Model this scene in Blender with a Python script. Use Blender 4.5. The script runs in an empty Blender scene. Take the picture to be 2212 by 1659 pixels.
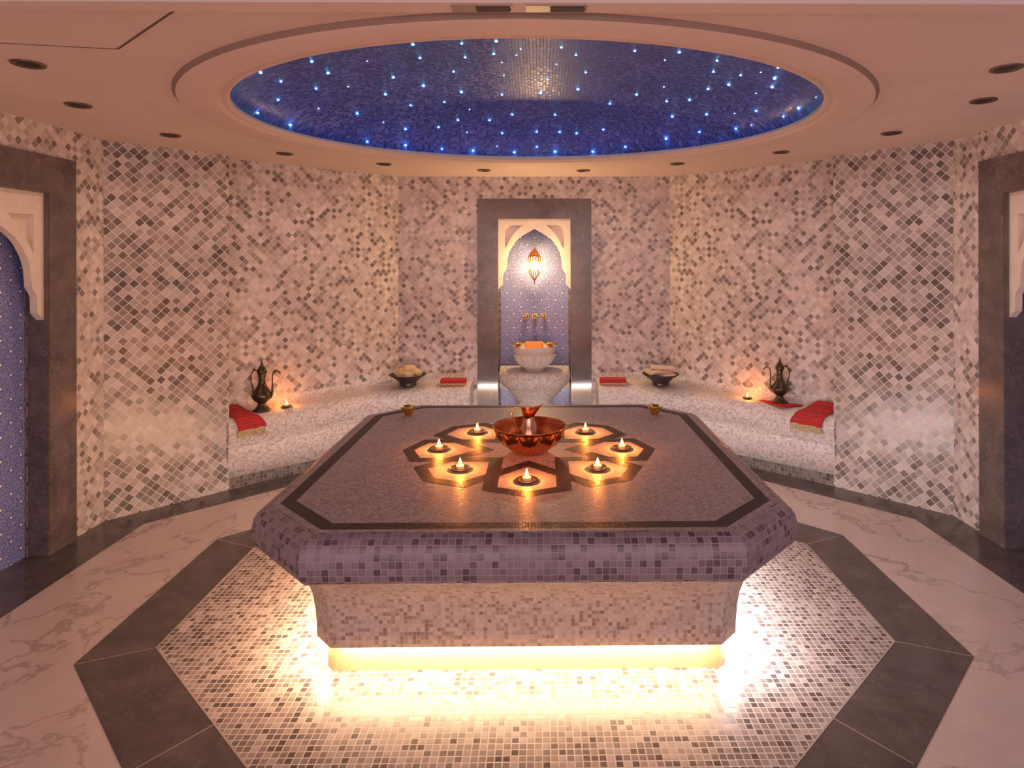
import bpy, math, random
from mathutils import Vector, Matrix
from mathutils.geometry import tessellate_polygon
PI = math.pi
random.seed(7)
scn = bpy.context.scene
COL = scn.collection
CEIL = 2.6

# ---------------------------------------------------------------- materials
def nt(name):
    m = bpy.data.materials.new(name); m.use_nodes = True
    t = m.node_tree; b = t.nodes['Principled BSDF']
    return m, t, b
def N(t, kind, **kw):
    n = t.nodes.new(kind)
    for k, v in kw.items():
        if k == 'op': n.operation = v
        elif k.startswith('i'): n.inputs[int(k[1:])].default_value = v
        else: setattr(n, k, v)
    return n
def L(t, a, b): t.links.new(a, b)
def math_(t, op, a, b=None, c=None):
    n = N(t, 'ShaderNodeMath', op=op)
    for i, v in enumerate((a, b, c)):
        if v is None: continue
        if isinstance(v, (int, float)): n.inputs[i].default_value = v
        else: L(t, v, n.inputs[i])
    return n.outputs[0]
def vmath(t, op, a, b=None):
    n = N(t, 'ShaderNodeVectorMath', op=op)
    for i, v in enumerate((a, b)):
        if v is None: continue
        if isinstance(v, (tuple, list)): n.inputs[i].default_value = v
        else: L(t, v, n.inputs[i])
    return n.outputs[0]
def ramp(t, fac, stops, interp='LINEAR'):
    r = N(t, 'ShaderNodeValToRGB'); cr = r.color_ramp; cr.interpolation = interp
    while len(cr.elements) > 1: cr.elements.remove(cr.elements[-1])
    for i, (p, c) in enumerate(stops):
        e = cr.elements[0] if i == 0 else cr.elements.new(p)
        e.position = p; e.color = (*c, 1)
    if fac is not None: L(t, fac, r.inputs[0])
    return r.outputs[0]
def mix(t, fac, a, b, mode='MIX'):
    n = N(t, 'ShaderNodeMix', data_type='RGBA', blend_type=mode)
    for s, v in ((0, fac), (6, a), (7, b)):
        if isinstance(v, (int, float)): n.inputs[s].default_value = v
        elif isinstance(v, (tuple, list)): n.inputs[s].default_value = (*v, 1)
        else: L(t, v, n.inputs[s])
    return n.outputs[2]
def noise(t, vec, scale, detail=3, rough=.5, dist=0):
    n = N(t, 'ShaderNodeTexNoise'); n.inputs['Scale'].default_value = scale
    n.inputs['Detail'].default_value = detail; n.inputs['Roughness'].default_value = rough
    n.inputs['Distortion'].default_value = dist
    if vec is not None: L(t, vec, n.inputs['Vector'])
    return n.outputs[0]

def simple(name, col, rough=.5, metal=0, spec=.5, bump=0, bscale=40, var=0, coat=0):
    m, t, b = nt(name)
    b.inputs['Roughness'].default_value = rough; b.inputs['Metallic'].default_value = metal
    b.inputs['Specular IOR Level'].default_value = spec
    b.inputs['Coat Weight'].default_value = coat
    tc = N(t, 'ShaderNodeTexCoord').outputs['Object']
    n = noise(t, tc, bscale, 4)
    lo = tuple(c * (1 - var) for c in col); hi = tuple(min(1, c * (1 + var)) for c in col)
    L(t, ramp(t, n, [(.3, lo), (.7, hi)]), b.inputs['Base Color'])
    if bump:
        bp = N(t, 'ShaderNodeBump'); bp.inputs['Strength'].default_value = bump
        bp.inputs['Distance'].default_value = .002
        L(t, n, bp.inputs['Height']); L(t, bp.outputs[0], b.inputs['Normal'])
    return m

def emit(name, col, s):
    m, t, b = nt(name)
    b.inputs['Base Color'].default_value = (*col, 1)
    b.inputs['Emission Color'].default_value = (*col, 1); b.inputs['Emission Strength'].default_value = s
    return m

def mosaic(name, pitch, stops, grout, gw=.06, rot=0, aspect=1., rough=.3, tilt=.03, cluster=1.5,
           camt=.35, seed=0., veins=.25, brick=False, spec=.5, sparkle=0.):
    """tiles laid on the UV map, which is in metres"""
    m, t, b = nt(name)
    uv = N(t, 'ShaderNodeUVMap').outputs[0]
    mp = N(t, 'ShaderNodeMapping'); mp.inputs['Rotation'].default_value = (0, 0, rot)
    mp.inputs['Scale'].default_value = (1 / pitch, 1 / (pitch * aspect), 1)
    rotn = N(t, 'ShaderNodeVectorRotate', rotation_type='Z_AXIS'); rotn.inputs['Angle'].default_value = rot
    L(t, uv, rotn.inputs['Vector'])
    mp.inputs['Rotation'].default_value = (0, 0, 0)
    L(t, rotn.outputs[0], mp.inputs['Vector'])
    v = mp.outputs[0]
    if brick:
        sp0 = N(t, 'ShaderNodeSeparateXYZ'); L(t, v, sp0.inputs[0])
        row = math_(t, 'FLOOR', sp0.outputs[1])
        wn0 = N(t, 'ShaderNodeTexWhiteNoise', noise_dimensions='1D'); L(t, row, wn0.inputs['W'])
        cb = N(t, 'ShaderNodeCombineXYZ'); L(t, math_(t, 'ADD', sp0.outputs[0], wn0.outputs[0]), cb.inputs[0]); L(t, sp0.outputs[1], cb.inputs[1])
        v = cb.outputs[0]
    v = vmath(t, 'ADD', v, (seed * 17.3 + 200, seed * 9.1 + 200, 0))
    cell = vmath(t, 'FLOOR', v); fr = vmath(t, 'FRACTION', v)
    sp = N(t, 'ShaderNodeSeparateXYZ'); L(t, fr, sp.inputs[0])
    ex = math_(t, 'MINIMUM', sp.outputs[0], math_(t, 'SUBTRACT', 1., sp.outputs[0]))
    ey = math_(t, 'MINIMUM', sp.outputs[1], math_(t, 'SUBTRACT', 1., sp.outputs[1]))
    e = math_(t, 'MINIMUM', ex, ey)
    wn = N(t, 'ShaderNodeTexWhiteNoise', noise_dimensions='3D'); L(t, cell, wn.inputs['Vector'])
    cl = noise(t, uv, cluster, 3)
    val = math_(t, 'ADD', wn.outputs[0], math_(t, 'MULTIPLY', math_(t, 'SUBTRACT', cl, .5), camt * 2))
    fin = noise(t, uv, 1.2 / pitch, 4, .6, 1.)
    val = math_(t, 'ADD', val, math_(t, 'MULTIPLY', math_(t, 'SUBTRACT', fin, .5), veins))
    colr = ramp(t, val, stops)
    gm = N(t, 'ShaderNodeMapRange'); gm.inputs[1].default_value = gw * .7; gm.inputs[2].default_value = gw * 1.3
    L(t, e, gm.inputs[0])
    L(t, mix(t, gm.outputs[0], grout, colr), b.inputs['Base Color'])
    rr = math_(t, 'ADD', math_(t, 'MULTIPLY', wn.outputs[0], .16), rough - .05)
    rr = math_(t, 'ADD', rr, math_(t, 'MULTIPLY', math_(t, 'SUBTRACT', 1., gm.outputs[0]), .35))
    L(t, rr, b.inputs['Roughness'])
    b.inputs['Specular IOR Level'].default_value = spec
    # every tile is set at its own slight tilt
    geo = N(t, 'ShaderNodeNewGeometry')
    tl = vmath(t, 'SUBTRACT', wn.outputs[1], (.5, .5, .5))
    sc = N(t, 'ShaderNodeVectorMath', op='SCALE'); sc.inputs[3].default_value = tilt * 2; L(t, tl, sc.inputs[0])
    nn = vmath(t, 'NORMALIZE', vmath(t, 'ADD', geo.outputs['Normal'], sc.outputs[0]))
    bp = N(t, 'ShaderNodeBump'); bp.inputs['Strength'].default_value = .35; bp.inputs['Distance'].default_value = .0015
    L(t, gm.outputs[0], bp.inputs['Height']); L(t, nn, bp.inputs['Normal'])
    L(t, bp.outputs[0], b.inputs['Normal'])
    return m

def stone(name, base, vein, scale=1.2, rough=.15, vw=.03, cloud=.25, amount=1., fine=0.):
    m, t, b = nt(name)
    tc = N(t, 'ShaderNodeTexCoord').outputs['Object']
    warp = N(t, 'ShaderNodeTexNoise'); warp.inputs['Scale'].default_value = scale; warp.inputs['Detail'].default_value = 5
    L(t, tc, warp.inputs['Vector'])
    wv = N(t, 'ShaderNodeVectorMath', op='SCALE'); wv.inputs[3].default_value = 1.1
    L(t, warp.outputs[1], wv.inputs[0])
    v = vmath(t, 'ADD', tc, wv.outputs[0])
    n = noise(t, v, scale * 1.6, 5, .55)
    d = math_(t, 'ABSOLUTE', math_(t, 'SUBTRACT', n, .5))
    mr = N(t, 'ShaderNodeMapRange'); mr.inputs[1].default_value = 0; mr.inputs[2].default_value = vw
    mr.inputs[3].default_value = 1; mr.inputs[4].default_value = 0
    L(t, d, mr.inputs[0])
    cl = noise(t, tc, scale * 2.5, 6, .6)
    lo = tuple(c * (1 - cloud) for c in base); hi = tuple(min(1, c * (1 + cloud)) for c in base)
    bc = ramp(t, cl, [(.3, lo), (.7, hi)])
    msk = math_(t, 'MULTIPLY', mr.outputs[0], math_(t, 'MULTIPLY', noise(t, tc, scale * 1.1, 2), amount * 1.4))
    msk = math_(t, 'MINIMUM', msk, 1.)
    L(t, mix(t, msk, bc, vein), b.inputs['Base Color'])
    b.inputs['Roughness'].default_value = rough
    if fine:
        L(t, math_(t, 'ADD', math_(t, 'MULTIPLY', cl, fine), rough - fine / 2), b.inputs['Roughness'])
    return m

def blue_tile(name):
    """blue glazed wall with a lattice of small white lozenges and fine tendrils"""
    m, t, b = nt(name)
    uv = N(t, 'ShaderNodeUVMap').outputs[0]
    def loz(period, size, off):
        r = N(t, 'ShaderNodeVectorRotate', rotation_type='Z_AXIS'); r.inputs['Angle'].default_value = PI / 4
        L(t, uv, r.inputs['Vector'])
        s = N(t, 'ShaderNodeVectorMath', op='SCALE'); s.inputs[3].default_value = 1 / period; L(t, r.outputs[0], s.inputs[0])
        f = vmath(t, 'FRACTION', vmath(t, 'ADD', s.outputs[0], (50 + off, 50 + off, 0)))
        c = vmath(t, 'ABSOLUTE', vmath(t, 'SUBTRACT', f, (.5, .5, 0)))
        q = N(t, 'ShaderNodeSeparateXYZ'); L(t, c, q.inputs[0])
        return math_(t, 'LESS_THAN', math_(t, 'MAXIMUM', q.outputs[0], q.outputs[1]), size)
    a = loz(.098, .07, 0); ring = loz(.098, .13, 0); c2 = loz(.049, .06, .25)
    vo = N(t, 'ShaderNodeTexVoronoi', feature='DISTANCE_TO_EDGE'); vo.inputs['Scale'].default_value = 55; L(t, uv, vo.inputs['Vector'])
    ten = math_(t, 'LESS_THAN', vo.outputs[0], .06)
    n = noise(t, uv, 120, 3)
    base = ramp(t, n, [(.35, (.085, .11, .34)), (.65, (.17, .20, .50))])
    base = mix(t, math_(t, 'MULTIPLY', ten, .55), base, (.42, .42, .66))
    base = mix(t, math_(t, 'MULTIPLY', c2, .5), base, (.6, .6, .75))
    base = mix(t, ring, base, (.09, .11, .3))
    base = mix(t, a, base, (.85, .83, .88))
    L(t, base, b.inputs['Base Color']); b.inputs['Roughness'].default_value = .25
    return m

TS = [(0., (.10, .082, .075)), (.16, (.18, .145, .13)), (.3, (.34, .28, .255)), (.55, (.50, .425, .39)), (1., (.68, .60, .56))]
M = {}
M['wall_tile'] = mosaic('diamond wall mosaic', .041, [(0., (.19, .155, .145)), (.13, (.28, .23, .215)), (.28, (.44, .37, .345)), (.5, (.56, .48, .45)), (.8, (.66, .575, .54)), (1., (.76, .68, .64))], (.68, .60, .55), rot=PI / 4, gw=.045, tilt=.022, rough=.3, cluster=1.3, camt=.3, veins=.55)
M['wall_dark'] = mosaic('grey diamond wall mosaic', .047, [(0., (.12, .10, .09)), (.18, (.20, .165, .15)), (.4, (.33, .27, .245)), (.7, (.45, .38, .35)), (1., (.62, .54, .50))], (.76, .67, .60), rot=PI / 4, gw=.045, tilt=.018, rough=.24, cluster=2., camt=.25, seed=3, veins=.5)
M['bench_tile'] = mosaic('bench mosaic', .0185, [(0., (.44, .37, .345)), (.25, (.58, .51, .48)), (.6, (.70, .63, .60)), (1., (.80, .74, .71))], (.70, .64, .6), gw=.05, tilt=.03, rough=.42, cluster=3, camt=.1, seed=1)
M['ped_tile'] = mosaic('pedestal mosaic', .018, [(0., (.42, .38, .35)), (.3, (.54, .5, .46)), (.6, (.64, .6, .56)), (1., (.74, .7, .67))], (.62, .58, .54), gw=.05, tilt=.03, rough=.4, cluster=3, camt=.1, seed=2)
M['slab_top'] = mosaic('slab top mosaic', .012, [(0., (.185, .155, .18)), (.2, (.25, .21, .24)), (.5, (.32, .275, .305)), (1., (.43, .38, .41))], (.35, .31, .34), gw=.05, tilt=.03, rough=.42, cluster=2, camt=.15, seed=4, brick=True, spec=.35)
M['slab_star'] = mosaic('slab rosette mosaic', .012, [(0., (.32, .26, .26)), (.4, (.43, .355, .355)), (1., (.56, .48, .48))], (.48, .41, .41), gw=.05, tilt=.03, rough=.42, cluster=2, camt=.15, seed=5, brick=True, spec=.35)
M['slab_dark'] = mosaic('dark inlay mosaic', .012, [(0., (.02, .013, .017)), (.6, (.038, .026, .03)), (1., (.08, .058, .066))], (.045, .033, .038), gw=.06, tilt=.035, rough=.4, cluster=6, camt=.2, seed=6, spec=.22)
M['slab_lip'] = mosaic('slab lip mosaic', .0262, [(0., (.09, .06, .078)), (.14, (.135, .095, .115)), (.3, (.20, .15, .172)), (1., (.28, .22, .245))], (.36, .29, .315), gw=.045, tilt=.03, rough=.3, cluster=4, camt=.12, seed=7, veins=.5)
M['slab_skirt'] = mosaic('slab skirt mosaic', .0175, [(0., (.22, .165, .14)), (.2, (.36, .28, .24)), (.45, (.47, .38, .34)), (1., (.57, .48, .44))], (.52, .44, .39), gw=.05, tilt=.03, rough=.45, cluster=7, camt=.2, seed=8)
M['floor_tile'] = mosaic('floor mosaic', .0285, [(0., (.10, .075, .068)), (.25, (.18, .14, .128)), (.55, (.27, .215, .198)), (.85, (.37, .305, .28)), (1., (.48, .41, .38))], (.66, .56, .51), gw=.08, tilt=.02, rough=.3, cluster=2, camt=.2, seed=9, veins=.4)
M['plinth_tile'] = mosaic('dark plinth mosaic', .03, [(0., (.07, .06, .055)), (.5, (.13, .11, .10)), (1., (.2, .17, .16))], (.22, .19, .175), gw=.07, tilt=.02, rough=.3, seed=10)
M['dome_tile'] = mosaic('blue dome mosaic', .0215, [(0., (.018, .04, .26)), (.4, (.03, .08, .46)), (.75, (.055, .13, .62)), (1., (.17, .20, .70))], (.14, .15, .48), gw=.07, tilt=.03, rough=.33, cluster=2.2, camt=.3, seed=11)
M['blue'] = blue_tile('blue glazed lattice tile')
M['marble'] = stone('pink white floor marble', (.62, .515, .465), (.30, .22, .18), scale=1.1, rough=.16, vw=.022, cloud=.07, amount=.9)
M['border'] = stone('dark grey border stone', (.095, .076, .074), (.2, .17, .16), scale=2.2, rough=.2, vw=.012, cloud=.3, amount=.5)
M['frame'] = stone('dark brown grey marble', (.115, .09, .088), (.30, .24, .22), scale=2.6, rough=.22, vw=.01, cloud=.3, amount=.6)
M['polished'] = stone('polished grey stone', (.13, .115, .12), (.3, .27, .27), scale=2.6, rough=.08, vw=.01, cloud=.2, amount=.5)
M['white'] = stone('cream carved marble', (.74, .64, .56), (.5, .4, .34), scale=2.5, rough=.35, vw=.02, cloud=.05, amount=.4)
M['basin'] = stone('white basin marble', (.72, .66, .61), (.5, .44, .4), scale=6, rough=.25, vw=.02, cloud=.06, amount=.4)
M['plaster'] = simple('pale ceiling plaster', (.75, .62, .545), .65, bump=.05, bscale=3, var=.03)
M['redpaint'] = simple('dark red ceiling paint', (.16, .05, .045), .6, var=.05)
M['riser_shade'] = simple('brown painted riser shade', (.30, .205, .16), .8)  # shade on the dome ring's outer riser, put into its colour
M['groove'] = simple('dark joint', (.12, .08, .06), .8)
M['grout'] = simple('pale joint', (.45, .36, .31), .7)
M['metal'] = simple('bronze downlight ring', (.16, .11, .09), .4, .7)
M['black'] = simple('dark recess', (.03, .022, .02), .6)
M['chrome'] = simple('brushed slot metal', (.42, .38, .36), .35, .8)
M['gold'] = simple('polished brass', (.83, .54, .16), .2, 1, bump=.15, bscale=60, var=.1)
M['copper'] = simple('polished copper', (.80, .30, .12), .16, 1, bump=.12, bscale=50, var=.1)
M['copper_in'] = simple('red copper', (.60, .17, .07), .28, 1, bump=.1, bscale=50, var=.15)
M['rose'] = simple('rose copper', (.82, .46, .34), .24, 1, bump=.1, bscale=50, var=.08)
M['antique'] = simple('antique dark brass', (.085, .066, .042), .34, .85, bump=.3, bscale=90, var=.35)
M['darkbowl'] = simple('dark wooden bowl', (.028, .016, .022), .35, var=.2)
M['sponge'] = simple('cream loofah', (.66, .50, .30), .9, bump=1., bscale=160, var=.18)
M['soap'] = simple('cream folded cloth', (.72, .57, .42), .8, bump=.6, bscale=120, var=.1)
M['green'] = simple('green soap', (.20, .17, .06), .6, var=.2)
M['orange'] = simple('orange copper tray', (.95, .33, .06), .35, .6, var=.05)
M['wax'] = simple('candle wax', (.9, .75, .5), .5)
M['fringe'] = simple('straw fringe', (.58, .46, .26), .9, var=.15)
M['flame'] = emit('flame', (1., .50, .10), 7)
M['bulb_dim'] = emit('dim lamp glow', (1., .5, .15), 2)
M['bulb'] = emit('lamp glow', (1., .62, .18), 260)
M['star'] = emit('fibre star light', (.16, .72, 1.), 26)
M['star_dim'] = emit('dim fibre star light', (.36, .62, 1.), 9)
M['led_warm'] = emit('warm led strip', (1., .62, .36), 220)
M['led_front'] = emit('front warm led strip', (1., .70, .44), 62)
M['kick'] = simple('ochre platform plinth', (.78, .50, .27), .6, var=.03)
M['led_cool'] = emit('neutral led strip', (1., .89, .90), 225)
M['led_blue'] = emit('blue cove light', (.12, .22, 1.), 1.6)
def towel_mat():
    m, t, b = nt('red woven towel')
    uv = N(t, 'ShaderNodeUVMap').outputs[0]
    sp = N(t, 'ShaderNodeSeparateXYZ'); L(t, uv, sp.inputs[0])
    w = math_(t, 'SINE', math_(t, 'MULTIPLY', sp.outputs[1], 2 * PI / .022))
    c = ramp(t, math_(t, 'ADD', math_(t, 'MULTIPLY', w, .35), .5), [(0., (.30, .012, .018)), (.5, (.50, .025, .028)), (1., (.58, .07, .06))])
    L(t, c, b.inputs['Base Color']); b.inputs['Roughness'].default_value = .85
    bp = N(t, 'ShaderNodeBump'); bp.inputs['Strength'].default_value = .6; bp.inputs['Distance'].default_value = .003
    L(t, w, bp.inputs['Height']); L(t, bp.outputs[0], b.inputs['Normal'])
    return m
M['towel'] = towel_mat()

# ---------------------------------------------------------------- mesh helpers
class MB:
    def __init__(s): s.v = []; s.f = []; s.uv = []; s.mi = []; s.sm = []
    def face(s, pts, uvs=None, mi=0, smooth=False):
        i = len(s.v); s.v += [tuple(p) for p in pts]; s.f.append(tuple(range(i, i + len(pts))))
        s.uv.append(uvs if uvs else boxuv(pts)); s.mi.append(mi); s.sm.append(smooth)
    def grid(s, rows, mi=0, smooth=True, closed=False, uvs=None):
        """rows of points -> shared-vertex quad grid"""
        i0 = len(s.v); nr = len(rows); nc = len(rows[0])
        for r in rows: s.v += [tuple(p) for p in r]
        if uvs is None:
            uvs = []
            for r in rows:
                a = 0; ur = [0]
                for j in range(1, nc): a += (Vector(r[j]) - Vector(r[j - 1])).length; ur.append(a)
                uvs.append(ur)
            acc = [0]
            for k in range(1, nr):
                acc.append(acc[-1] + max((Vector(rows[k][j]) - Vector(rows[k - 1][j])).length for j in range(0, nc, max(1, nc // 6))))
            uvs = [[(uvs[k][j], acc[k]) for j in range(nc)] for k in range(nr)]
        for k in range(nr - 1):
            for j in range(nc if closed else nc - 1):
                j2 = (j + 1) % nc
                s.f.append((i0 + k * nc + j, i0 + k * nc + j2, i0 + (k + 1) * nc + j2, i0 + (k + 1) * nc + j))
                a = uvs[k][j]; b_ = uvs[k][j2] if j2 else (uvs[k][j][0] * 2 - uvs[k][j - 1][0], uvs[k][j][1])
                d = uvs[k + 1][j]; c = uvs[k + 1][j2] if j2 else (d[0] * 2 - uvs[k + 1][j - 1][0], d[1])
                s.uv.append([a, b_, c, d]); s.mi.append(mi); s.sm.append(smooth)
    def box(s, x0, x1, y0, y1, z0, z1, mi=0):
        P = [(x, y, z) for z in (z0, z1) for y in (y0, y1) for x in (x0, x1)]
        for q in ((0, 2, 3, 1), (4, 5, 7, 6), (0, 1, 5, 4), (2, 6, 7, 3), (0, 4, 6, 2), (1, 3, 7, 5)):
            s.face([P[k] for k in q], mi=mi)
    def prism(s, poly, fn0, fn1, mi=0, holes=(), side_mi=None, smooth=False):
        """poly 2-D, fn0/fn1 map (a,b)->3-D for the two caps"""
        loops = [poly] + list(holes)
        flat = [p for l in loops for p in l]
        tris = tessellate_polygon([[Vector((p[0], p[1], 0)) for p in l] for l in loops])
        for t in tris:
            a = [flat[k] for k in t]
            ar = (a[1][0] - a[0][0]) * (a[2][1] - a[0][1]) - (a[2][0] - a[0][0]) * (a[1][1] - a[0][1])
            if ar < 0: a = [a[0], a[2], a[1]]
            s.face([fn1(*p) for p in a], [tuple(p) for p in a], mi)
            s.face([fn0(*p) for p in reversed(a)], [tuple(p) for p in reversed(a)], mi)
        for l in loops:
            n = len(l)
            for k in range(n):
                p, q = l[k], l[(k + 1) % n]
                s.face([fn0(*p), fn0(*q), fn1(*q), fn1(*p)], mi=mi if side_mi is None else side_mi, smooth=smooth)
    def lathe(s, prof, seg=40, c=(0, 0, 0), mi=0, a0=0, a1=2 * PI, mod=None, cap=True):
        full = abs(a1 - a0 - 2 * PI) < 1e-6
        n = seg if full else seg + 1
        rows = []
        for (r, z) in prof:
            row = []
            for k in range(n):
                a = a0 + (a1 - a0) * k / seg
                rr = r + (mod(a, z, r) if mod else 0)
                row.append((c[0] + rr * math.cos(a), c[1] + rr * math.sin(a), c[2] + z))
            rows.append(row)
        s.grid(rows, mi, True, closed=full)
    def tube(s, pts, rads, seg=10, mi=0):
        pts = [Vector(p) for p in pts]
        if not isinstance(rads, (list, tuple)): rads = [rads] * len(pts)
        rows = []; up = Vector((0, 0, 1)); prev = None
        for i, p in enumerate(pts):
            d = (pts[min(i + 1, len(pts) - 1)] - pts[max(i - 1, 0)]).normalized()
            if prev is None: x = d.cross(up if abs(d.z) < .9 else Vector((1, 0, 0))).normalized()
            else: x = (prev - d * prev.dot(d)).normalized()
            prev = x; y = d.cross(x)
            rows.append([p + (x * math.cos(2 * PI * k / seg) + y * math.sin(2 * PI * k / seg)) * rads[i] for k in range(seg)])
        s.grid(rows, mi, True, closed=True)
        s.face(list(reversed(rows[0])), mi=mi); s.face(rows[-1], mi=mi)
    def ball(s, c, r, mi=0, seg=12, rings=8, sz=1., sx=1., sy=1.):
        rows = []
        for k in range(rings + 1):
            a = -PI / 2 + PI * k / rings
            rows.append([(c[0] + sx * r * math.cos(a) * math.cos(2 * PI * j / seg), c[1] + sy * r * math.cos(a) * math.sin(2 * PI * j / seg), c[2] + sz * r * math.sin(a)) for j in range(seg)])
        s.grid(rows, mi, True, closed=True)
    def build(s, name, mats, parent=None, recalc=False, loc=None):
        me = bpy.data.meshes.new(name)
        me.from_pydata(s.v, [], s.f)
        ul = me.uv_layers.new(name='UVMap')
        k = 0
        for u in s.uv:
            for q in u: ul.data[k].uv = q[:2]; k += 1
        if not isinstance(mats, (list, tuple)): mats = [mats]
        for m in mats: me.materials.append(m)
        me.polygons.foreach_set('material_index', s.mi); me.polygons.foreach_set('use_smooth', s.sm)
        me.update()
        if recalc:
            import bmesh
            bm = bmesh.new(); bm.from_mesh(me); bmesh.ops.remove_doubles(bm, verts=bm.verts, dist=1e-5)
            bmesh.ops.recalc_face_normals(bm, faces=bm.faces); bm.to_mesh(me); bm.free()
        o = bpy.data.objects.new(name, me); COL.objects.link(o)
        if parent is not None: o.parent = parent
        if loc: o.location = loc
        return o
def boxuv(pts):
    a, b, c = Vector(pts[0]), Vector(pts[1]), Vector(pts[2])
    n = (b - a).cross(c - a)
    if n.length < 1e-12 and len(pts) > 3: n = (c - a).cross(Vector(pts[3]) - a)
    if abs(n.z) >= max(abs(n.x), abs(n.y)): return [(p[0], p[1]) for p in pts]
    h = Vector((-n.y, n.x, 0)).normalized()
    return [(h.x * p[0] + h.y * p[1], p[2]) for p in pts]
def smooth_poly(pts, n=6):
    """Catmull-Rom through 2-D/3-D points"""
    out = []
    P = [Vector(p) for p in pts]
    for i in range(len(P) - 1):
        p0, p1, p2, p3 = P[max(i - 1, 0)], P[i], P[i + 1], P[min(i + 2, len(P) - 1)]
        for k in range(n):
            t = k / n
            out.append(.5 * ((2 * p1) + (p2 - p0) * t + (2 * p0 - 5 * p1 + 4 * p2 - p3) * t * t + (3 * p1 - p0 - 3 * p2 + p3) * t ** 3))
    out.append(P[-1]); return out
def empty(name, loc, label, cat, group=None, rz=0):
    o = bpy.data.objects.new(name, None); COL.objects.link(o); o.empty_display_size = .1
    o.location = loc; o.rotation_euler = (0, 0, rz); o['label'] = label; o['category'] = cat
    if group: o['group'] = group
    return o
def tag(o, label, cat, group=None):
    o['label'] = label; o['category'] = cat
    if group: o['group'] = group
    return o
def struct(o): o['kind'] = 'structure'; return o
def copy_tree(o, parent=None):
    c = o.copy(); COL.objects.link(c); c.parent = parent
    for ch in list(o.children): copy_tree(ch, c)
    return c
def light(name, kind, loc, energy, col, parent=None, **kw):
    l = bpy.data.lights.new(name, kind); l.energy = energy; l.color = col
    for k, v in kw.items(): setattr(l, k, v)
    o = bpy.data.objects.new(name, l); COL.objects.link(o); o.location = loc
    if parent: o.parent = parent
    return o

# ---------------------------------------------------------------- floor
XW = 2.92; YB = 6.1
def fl(z): return lambda a, b: (a, b, z)
F = MB()
F.box(-3.3, 3.3, -2.6, 6.7, -.08, 0, 0)
def flat(poly, z, mi):
    t = tessellate_polygon([[Vector((p[0], p[1], 0)) for p in poly]])
    for q in t:
        a = [poly[k] for k in q]
        ar = (a[1][0] - a[0][0]) * (a[2][1] - a[0][1]) - (a[2][0] - a[0][0]) * (a[1][1] - a[0][1])
        if ar < 0: a = [a[0], a[2], a[1]]
        F.face([(p[0], p[1], z) for p in a], [tuple(p) for p in a], mi)
# dark stones along the walls
out = [(-XW, -2.5), (-XW, 4.287), (-2.36, 4.87), (-1.33, 5.9), (1.33, 5.9), (2.36, 4.87), (XW, 4.287), (XW, -2.5)]
inn = [(-2.62, -2.5), (-2.62, 4.24), (-1.985, 4.875), (-1.2, 5.62), (1.2, 5.62), (1.985, 4.875), (2.62, 4.24), (2.62, -2.5)]
for k in range(7):
    flat([out[k], out[k + 1], inn[k + 1], inn[k]], .0006, 1)
flat([(-3.2, 3.0), (-3.2, 3.8), (-XW, 3.8), (-XW, 3.0)], .0006, 1)
flat([(3.2, 3.0), (3.2, 3.8), (XW, 3.8), (XW, 3.0)], .0006, 1)
def octo(W, yn, yf, cx, cy=None):
    """corners: half width W, near / far y, chamfer cx in x and cy in y"""
    cy = cy or cx
    return [(W - cx, yn), (W, yn + cy), (W, yf - cy), (W - cx, yf), (-W + cx, yf), (-W, yf - cy), (-W, yn + cy), (-W + cx, yn)]
oo = octo(1.992, 1.56, 5.20, 1.2); oi = octo(1.702, 1.665, 5.08, 1.21)
oo = [(.79, 1.60), (1.99, 2.757), (2.005, 4.0), (1.0, 4.98), (-1.0, 4.98), (-2.005, 4.0), (-1.99, 2.757), (-.79, 1.60)]
oi = [(.67, 1.91), (1.70, 2.875), (1.715, 3.87), (.9, 4.68), (-.9, 4.68), (-1.715, 3.87), (-1.70, 2.875), (-.67, 1.91)]
for k in range(8):
    a, b_, c, d = oo[k], oo[(k + 1) % 8], oi[(k + 1) % 8], oi[k]
    flat([a, b_, c, d], .0006, 1)
flat(oi, .0008, 2)
def strip(p, q, w, z, mi):
    p, q = Vector(p), Vector(q); d = (q - p).normalized(); n = Vector((-d.y, d.x)) * w / 2
    flat([tuple(p - n), tuple(q - n), tuple(q + n), tuple(p + n)], z, mi)
for k in range(8):
    strip(oo[k], oi[k], .004, .0012, 3)
    strip(oi[k], oi[(k + 1) % 8], .007, .0012, 3)
for k in (0, 7):
    a, b_ = Vector(oo[k]), Vector(oo[(k + 1) % 8]); c, d = Vector(oi[k]), Vector(oi[(k + 1) % 8])
for sx in (-1, 1):
    strip((sx * 1.365, 2.17), (sx * 1.18, 2.40), .004, .0012, 3)
floor = struct(F.build('floor', [M['marble'], M['border'], M['floor_tile'], M['grout']]))

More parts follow.
